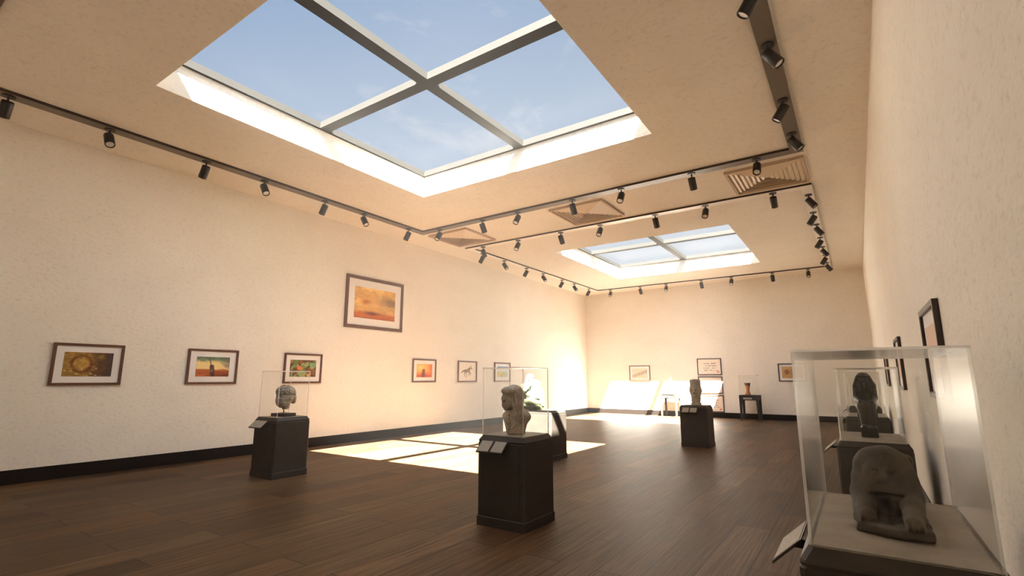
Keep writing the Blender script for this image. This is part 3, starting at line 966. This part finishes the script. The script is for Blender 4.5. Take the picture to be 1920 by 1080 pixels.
def art_patch(u, v):
    rs = np.random.RandomState(11)
    pts = rs.rand(46, 2); cols = np.array([(112, 128, 70), (150, 158, 98), (104, 72, 40), (140, 92, 54), (86, 66, 40), (172, 138, 92), (120, 140, 96)])[rs.randint(0, 7, 46)]
    d = np.stack([np.hypot((u - p[0]) * 1.4, v - p[1]) for p in pts]); k = d.argmin(0)
    img = cols[k].astype(float)
    d2 = np.sort(d, 0); img = lay(img, (70, 52, 30), sm(.014, .004, d2[1] - d2[0]) * .7)
    img = lay(img, (152, 168, 106), sm(.16, .10, np.hypot((u - .45) * .7, v - .2)))
    img = lay(img, (235, 120, 40), sm(.13, .09, np.hypot((u - .36) * 1.2, v - .52)))
    img = lay(img, (120, 178, 128), sm(.15, .11, np.hypot((u - .84) * 1.3, v - .72)))
    img = lay(img, (225, 165, 70), sm(.10, .07, np.hypot((u - .70) * 1.3, v - .10)))
    return img * (.8 + .4 * vnoise(u, v, 22, 12)[..., None])
def art_haze(u, v):
    n = vnoise(u * 1.3, v, 4, 21, 5); n2 = vnoise(u * .5, v, 14, 22)
    img = np.zeros(u.shape + (3,)) + np.array((222, 172, 96.))
    img = lay(img, (246, 208, 128), sm(.5, .65, n) * sm(.2, .5, v))
    img = lay(img, (140, 112, 72), np.exp(-(np.hypot((u - .9) / .26, (v - .60) / .17)) ** 2) * .95)
    img = lay(img, (186, 108, 32), np.exp(-(np.hypot((u - .24) / .12, (v - .53) / .09)) ** 2) * .8)
    img = lay(img, (250, 206, 130), np.exp(-(np.hypot((u - .45) / .16, (v - .44) / .06)) ** 2) * .8)
    img = lay(img, (196, 104, 40), sm(.27, .12, v + .1 * (n - .5)))
    img = lay(img, (92, 42, 26), np.exp(-(np.hypot((u - .42) / .17, (v - .16 - .05 * n2) / .045)) ** 2) * .9)
    img = lay(img, (150, 76, 30), sm(.06, .0, v) * .7)
    return img * (.86 + .28 * n2[..., None])
def art_glow(u, v):
    n = vnoise(u, v, 5, 31)
    img = np.zeros(u.shape + (3,)) + np.array((246, 160, 62.))
    img = lay(img, (255, 208, 120), np.exp(-(np.hypot((u - .25) / .35, (v - .72) / .3)) ** 2))
    img = lay(img, (196, 84, 34), sm(.45, .0, v + .25 * (n - .5)))
    img = lay(img, (210, 96, 40), sm(.7, 1., u + .2 * (n - .5)) * .8)
    d = np.minimum(seg(u, v, (.44, .0), (.45, .52), 1.2) - .09, seg(u, v, (.36, .0), (.37, .30), 1.2) - .05)
    return lay(img, (122, 52, 34), sm(.07, -.05, d) * .92)
def art_horse(u, v):
    n = vnoise(u, v, 14, 41)
    img = np.zeros(u.shape + (3,)) + np.array((236, 222, 206.))
    S_ = lambda a, b, w: seg(u, v, a, b, 1.43) - w
    d = S_((.36, .52), (.58, .53), .085)
    for a, b, w in (((.57, .55), (.68, .70), .055), ((.67, .71), (.76, .66), .035), ((.69, .74), (.72, .82), .015),
                    ((.35, .50), (.31, .34), .032), ((.31, .34), (.37, .22), .016), ((.41, .48), (.43, .32), .028), ((.43, .32), (.40, .18), .015),
                    ((.57, .48), (.62, .36), .026), ((.62, .36), (.56, .25), .014), ((.60, .50), (.69, .40), .024), ((.69, .40), (.68, .28), .014),
                    ((.33, .56), (.20, .50), .030), ((.20, .50), (.14, .42), .020), ((.60, .66), (.52, .64), .028)):
        d = np.minimum(d, S_(a, b, w))
    img = lay(img, (120, 102, 82), sm(.02, -.012, d) * (.45 + .8 * n))
    img = lay(img, (70, 58, 48), sm(.02, -.012, np.minimum(S_((.33, .56), (.16, .44), .016), S_((.60, .70), (.53, .62), .014))) * .8)
    return lay(img, (110, 92, 76), sm(.012, .004, seg(u, v, (.88, .35), (.88, .72), 1.43)) * sm(.45, .5, vnoise(u, v, 40, 42)))
def art_shore(u, v):
    n = vnoise(u, v, 7, 51); n2 = vnoise(u, v, 16, 52)
    img = np.zeros(u.shape + (3,)) + np.array((205, 214, 216.))
    img = lay(img, (70, 130, 190), sm(.84, .92, v + .05 * (n - .5)))
    img = lay(img, (186, 196, 176), sm(.58, .5, v))
    img = lay(img, (232, 194, 84), np.exp(-(np.hypot((u - .25) / .3, (v - .28) / .2)) ** 2) * (.5 + n))
    img = lay(img, (110, 146, 170), sm(.52, .62, n2) * sm(.55, .4, v) * .7)
    return lay(img, (246, 240, 226), sm(.14, .05, v) * .7)
def art_slant(u, v):
    n = vnoise(u, v, 8, 61)
    img = np.zeros(u.shape + (3,)) + np.array((222, 208, 190.))
    e = .28 + .55 * u
    k = np.abs(((u * 9) % 1) - .5)
    strokes = sm(.30, .18, k) * sm(e + .08, e, v) * sm(e - .34 - .1 * n, e - .2, v)
    img = lay(img, (120, 112, 100), strokes * (.6 + .5 * n))
    return lay(img, (150, 140, 126), sm(.02, .008, np.abs(v - e)) * .8 + .0 * u)
def script_art(seed):
    def f(u, v):
        rs = np.random.RandomState(seed)
        img = np.zeros(u.shape + (3,)) + np.array((240, 228, 214.))
        for r, (y, x0, x1) in enumerate(((.72, .26, .82), (.56, .30, .80), (.40, .26, .76), (.26, .28, .84))):
            x = x0
            while x < x1:
                if rs.rand() < .72:
                    for q in range(3):
                        a = (x + rs.uniform(-.012, .012), y + rs.uniform(-.035, .035)); b = (x + rs.uniform(-.018, .018), y + rs.uniform(-.035, .035))
                        img = lay(img, (70, 62, 56), sm(.013, .006, seg(u, v, a, b)) * .85)
                x += .038
        s_ = np.maximum(np.abs(u - .89) / .045, np.abs(v - .15) / .07)
        img = lay(img, (214, 92, 70), sm(1.05, .95, s_) * sm(.35, .5, vnoise(u, v, 30, seed)))
        return img
    return f
def art_sepia(u, v):
    n = vnoise(u, v, 6, 71); n2 = vnoise(u, v, 20, 72)
    img = np.zeros(u.shape + (3,)) + np.array((202, 164, 112.))
    d = np.hypot((u - .24) / .14, (v - .55) / .26)
    img = lay(img, (140, 94, 52), sm(1.0, .7, d) * (.4 + .9 * n))
    return lay(img, (168, 122, 74), np.exp(-((np.hypot((u - .62) / .2, (v - .5) / .28) - 1) / .12) ** 2) * .7) * (.86 + .28 * n2[..., None])
def art_columns(u, v):
    n = vnoise(u, v, 9, 81)
    img = np.zeros(u.shape + (3,)) + np.array((226, 192, 160.))
    return lay(img, (178, 140, 110), sm(.45, .3, np.abs(((u * 6) % 1) - .5)) * .5 + .3 * n * sm(.3, .6, v))

M_PRINT = bpy.data.materials.new('printed_picture'); M_PRINT.use_nodes = True
_t = NT(M_PRINT); _a = _t.new('ShaderNodeAttribute', attribute_name='Paint'); _t.link(_a.outputs['Color'], _t.b.inputs['Base Color'])
_t.b.inputs['Roughness'].default_value = .55; _t.b.inputs['Specular IOR Level'].default_value = .3

def picture(label, wall, along, z0, z1, fw, art, mx=.115, mz=.11, fmat=None, length=None, mount=True, N=150):
    """framed work; along = (start, end) along the wall; pictures face the room"""
    a0, a1 = along; L = a1 - a0; hh = z1 - z0; dep = .04
    if wall == 'left': loc, rz = (0, (a0 + a1) / 2, z0), PI / 2
    elif wall == 'back': loc, rz = ((a0 + a1) / 2, D, z0), 0
    else: loc, rz = (W, (a0 + a1) / 2, z0), -PI / 2
    t = thing('framed_picture', label, 'picture', loc, rz, 'framed pictures on the gallery walls')
    # local: x along, y = 0 at the wall and -dep at the face
    hl = L / 2
    bm = bmesh.new()
    def ring(h_l, za, zb, y): return [(-h_l, y, za), (h_l, y, za), (h_l, y, zb), (-h_l, y, zb)]
    loft(bm, [ring(hl, 0, hh, -.001), ring(hl, 0, hh, -dep), ring(hl - fw * .9, fw * .9, hh - fw * .9, -dep), ring(hl - fw, fw, hh - fw, -dep + .004),
              ring(hl - fw, fw, hh - fw, -.001)], cap=False)
    bmesh.ops.recalc_face_normals(bm, faces=bm.faces)
    obj('frame', bm, fmat or M_FRAME, t)
    obj('mount_board', boxbm(-hl + fw, hl - fw, -.016, -.002, fw, hh - fw), M_MOUNT, t)
    ax0, ax1 = -hl + fw + mx, hl - fw - mx; az0, az1 = fw + mz, hh - fw - mz
    nx, nz = N, int(N * (az1 - az0) / (ax1 - ax0))
    U, Vv = np.meshgrid(np.linspace(0, 1, nx), np.linspace(0, 1, nz), indexing='ij')
    X = ax0 + U * (ax1 - ax0); Z = az0 + Vv * (az1 - az0)
    verts = np.stack([X.ravel(), np.full(X.size, -.0185), Z.ravel()], 1)
    i, j = np.meshgrid(np.arange(nx - 1), np.arange(nz - 1), indexing='ij')
    q = np.stack([i * nz + j, (i + 1) * nz + j, (i + 1) * nz + j + 1, i * nz + j + 1], -1).reshape(-1, 4)
    # thin sheet: turned edge back to the mount
    border = [k * nz for k in range(nx)] + [(nx - 1) * nz + k for k in range(1, nz)] + [k * nz + nz - 1 for k in range(nx - 2, -1, -1)] + [k for k in range(nz - 2, 0, -1)]
    base = len(verts); back = verts[border].copy(); back[:, 1] = -.0162
    verts = np.concatenate([verts, back]); nb = len(border)
    side = [(border[(k + 1) % nb], border[k], base + k, base + (k + 1) % nb) for k in range(nb)]
    me = bpy.data.meshes.new('artwork'); me.from_pydata(verts.tolist(), [], q.tolist() + side); me.update()
    c = np.clip(art(U, Vv), 0, 255) / 255
    c = np.where(c <= .04045, c / 12.92, ((c + .055) / 1.055) ** 2.4).reshape(-1, 3)
    rgba = np.ones((len(verts), 4), np.float32); rgba[:base, :3] = c; rgba[base:, :3] = c[border]
    at = me.color_attributes.new('Paint', 'FLOAT_COLOR', 'POINT'); at.data.foreach_set('color', rgba.ravel())
    obj('artwork', me, M_PRINT, t)
    return t
Z0, Z1 = 1.49, 2.19
picture('brown picture with a golden ring, leftmost on the left wall', 'left', (2.56, 3.54), Z0, Z1, .042, art_ring, .11, .105)
picture('landscape with a dark tower in red fields, second on the left wall', 'left', (4.60, 5.58), Z0, Z1, .042, art_tower, .125, .11)
picture('green and orange patchwork picture above the head on a pin', 'left', (6.64, 7.63), Z0, Z1, .042, art_patch, .11, .11)
picture('large hazy golden landscape hanging above the row of small pictures', 'left', (8.21, 10.23), 2.93, 4.345, .085, art_haze, .21, .20)
picture('glowing orange picture with a dark silhouette on the left wall', 'left', (10.72, 11.73), Z0, Z1, .042, art_glow, .13, .11)
picture('ink drawing of a running horse on white paper', 'left', (12.79, 13.79), Z0, Z1, .042, art_horse, .012, .012)
picture('blue and yellow shore picture, farthest on the left wall', 'left', (14.83, 15.83), Z0, Z1, .042, art_shore, .13, .10)
picture('grey slanting-stroke drawing above the sunlit patch of back wall', 'back', (2.17, 3.15), Z0, Z1, .036, art_slant, .10, .10, M_FRAME)
picture('white calligraphy sheet with red seal, highest on the back wall', 'back', (5.24, 6.22), 1.75, 2.45, .034, script_art(5), .01, .01, M_FRAMEDARK)
picture('white calligraphy sheet in the sun, middle of the stacked three', 'back', (5.24, 6.22), .985, 1.685, .034, script_art(6), .01, .01, M_FRAMEDARK)
picture('white calligraphy sheet lowest of the stacked three, just above skirting', 'back', (5.24, 6.22), .225, .92, .034, script_art(8), .01, .01, M_FRAMEDARK)
picture('brown sepia picture at the right of the back wall', 'back', (8.33, 9.30), Z0, Z1, .036, art_sepia, .09, .09, M_FRAMEDARK)
picture('dark framed picture nearest the camera, largest of the three on right wall', 'right', (4.77, 5.76), 1.445, 2.185, .045, art_columns, .11, .11, M_FRAMEDARK)
picture('dark framed picture second along the right wall', 'right', (8.86, 9.85), 1.445, 2.185, .045, art_columns, .11, .11, M_FRAMEDARK)
picture('dark framed picture farthest along the right wall', 'right', (12.98, 13.97), 1.445, 2.185, .045, art_columns, .11, .11, M_FRAMEDARK)

# ------------------------------------------------------------------ light
SKY_FILL = 2.2
def sky():
    w = bpy.data.worlds.new('sky'); SC.world = w; w.use_nodes = True
    nt = w.node_tree; n = nt.nodes
    bg = n['Background']
    tc = n.new('ShaderNodeTexCoord')
    sep = n.new('ShaderNodeSeparateXYZ'); nt.links.new(tc.outputs['Generated'], sep.inputs[0])
    # whiter low down and towards +x, bluer overhead to the left
    ma = n.new('ShaderNodeMath'); ma.operation = 'MULTIPLY_ADD'; ma.inputs[1].default_value = -.30
    nt.links.new(sep.outputs['X'], ma.inputs[0]); nt.links.new(sep.outputs['Z'], ma.inputs[2])
    r = n.new('ShaderNodeValToRGB'); nt.links.new(ma.outputs[0], r.inputs['Fac'])
    e = r.color_ramp.elements
    e[0].position = .30; e[0].color = (*lin((226, 232, 240)), 1)
    e[1].position = .82; e[1].color = (*lin((158, 182, 213)), 1)
    mp = n.new('ShaderNodeMapping'); mp.inputs['Scale'].default_value = (3.2, 2.0, 5.0); mp.inputs['Rotation'].default_value = (0, .4, .5)
    nt.links.new(tc.outputs['Generated'], mp.inputs['Vector'])
    no = n.new('ShaderNodeTexNoise'); no.inputs['Scale'].default_value = 1.7; no.inputs['Detail'].default_value = 9; no.inputs['Roughness'].default_value = .62
    no.inputs['Distortion'].default_value = .5
    nt.links.new(mp.outputs['Vector'], no.inputs['Vector'])
    cr = n.new('ShaderNodeValToRGB'); cr.color_ramp.elements[0].position = .57; cr.color_ramp.elements[1].position = .85
    nt.links.new(no.outputs['Fac'], cr.inputs['Fac'])
    mx = n.new('ShaderNodeMix'); mx.data_type = 'RGBA'
    nt.links.new(cr.outputs['Color'], mx.inputs['Factor']); nt.links.new(r.outputs['Color'], mx.inputs[6]); mx.inputs[7].default_value = (*lin((232, 234, 238)), 1)
    nt.links.new(mx.outputs[2], bg.inputs['Color'])
    # broad bright sky lobe towards the sun, added out of view as soft fill
    dt = n.new('ShaderNodeVectorMath'); dt.operation = 'DOT_PRODUCT'
    dt.inputs[1].default_value = Vector((2.764, -4.49, 6.155)).normalized()
    nt.links.new(tc.outputs['Generated'], dt.inputs[0])
    mm = n.new('ShaderNodeMath'); mm.operation = 'MAXIMUM'; mm.inputs[1].default_value = 0.0
    nt.links.new(dt.outputs['Value'], mm.inputs[0])
    pw = n.new('ShaderNodeMath'); pw.operation = 'POWER'; pw.inputs[1].default_value = 2.5
    nt.links.new(mm.outputs[0], pw.inputs[0])
    ml = n.new('ShaderNodeMath'); ml.operation = 'MULTIPLY_ADD'; ml.inputs[1].default_value = SKY_FILL; ml.inputs[2].default_value = 0.44
    nt.links.new(pw.outputs[0], ml.inputs[0]); nt.links.new(ml.outputs[0], bg.inputs['Strength'])
sky()
sd = bpy.data.lights.new('sun', 'SUN'); sd.energy = 84; sd.color = (1.0, .955, .88); sd.angle = math.radians(.55)
so = bpy.data.objects.new('sun', sd); COL.objects.link(so)
so.rotation_euler = Vector((-2.764, 4.49, -6.155)).to_track_quat('-Z', 'Y').to_euler()
so.location = (12, -6, 14)

# thin haze added in place of bloom around the bright areas
hm = bpy.data.materials.new('gallery_haze'); hm.use_nodes = True
nt = hm.node_tree; nt.nodes.clear()
o_ = nt.nodes.new('ShaderNodeOutputMaterial'); v_ = nt.nodes.new('ShaderNodeVolumeScatter')
v_.inputs['Color'].default_value = (1, .96, .90, 1); v_.inputs['Density'].default_value = .0030; v_.inputs['Anisotropy'].default_value = .35
nt.links.new(v_.outputs[0], o_.inputs['Volume'])
hz = obj('haze', boxbm(-.35, W + .35, YF - .35, D + .35, -.3, H + SHAFT + FRH + .1), hm)
hz['kind'] = 'stuff'; hz['label'] = 'thin warm haze added to the gallery air for its glow'; hz['category'] = 'haze'

# ------------------------------------------------------------------ camera
cd = bpy.data.cameras.new('camera'); cam = bpy.data.objects.new('camera', cd); COL.objects.link(cam)
cd.sensor_width = 36; cd.lens = 935.2 * 36 / 1920; cd.clip_start = .05; cd.clip_end = 200
cam.location = (CAMX, 0, 1.6)
cam.rotation_euler = (math.radians(90 + 10.30), 0, math.radians(34.36))
SC.camera = cam

SC.view_settings.view_transform = 'Standard'; SC.view_settings.look = 'None'
SC.view_settings.exposure = 1.15; SC.view_settings.gamma = 1.0
SC.view_settings.use_curve_mapping = False
cy = SC.cycles
cy.max_bounces = 14; cy.diffuse_bounces = 8; cy.glossy_bounces = 5; cy.transparent_max_bounces = 48
cy.sample_clamp_indirect = 12; cy.caustics_reflective = False; cy.caustics_refractive = False
cy.use_denoising = True
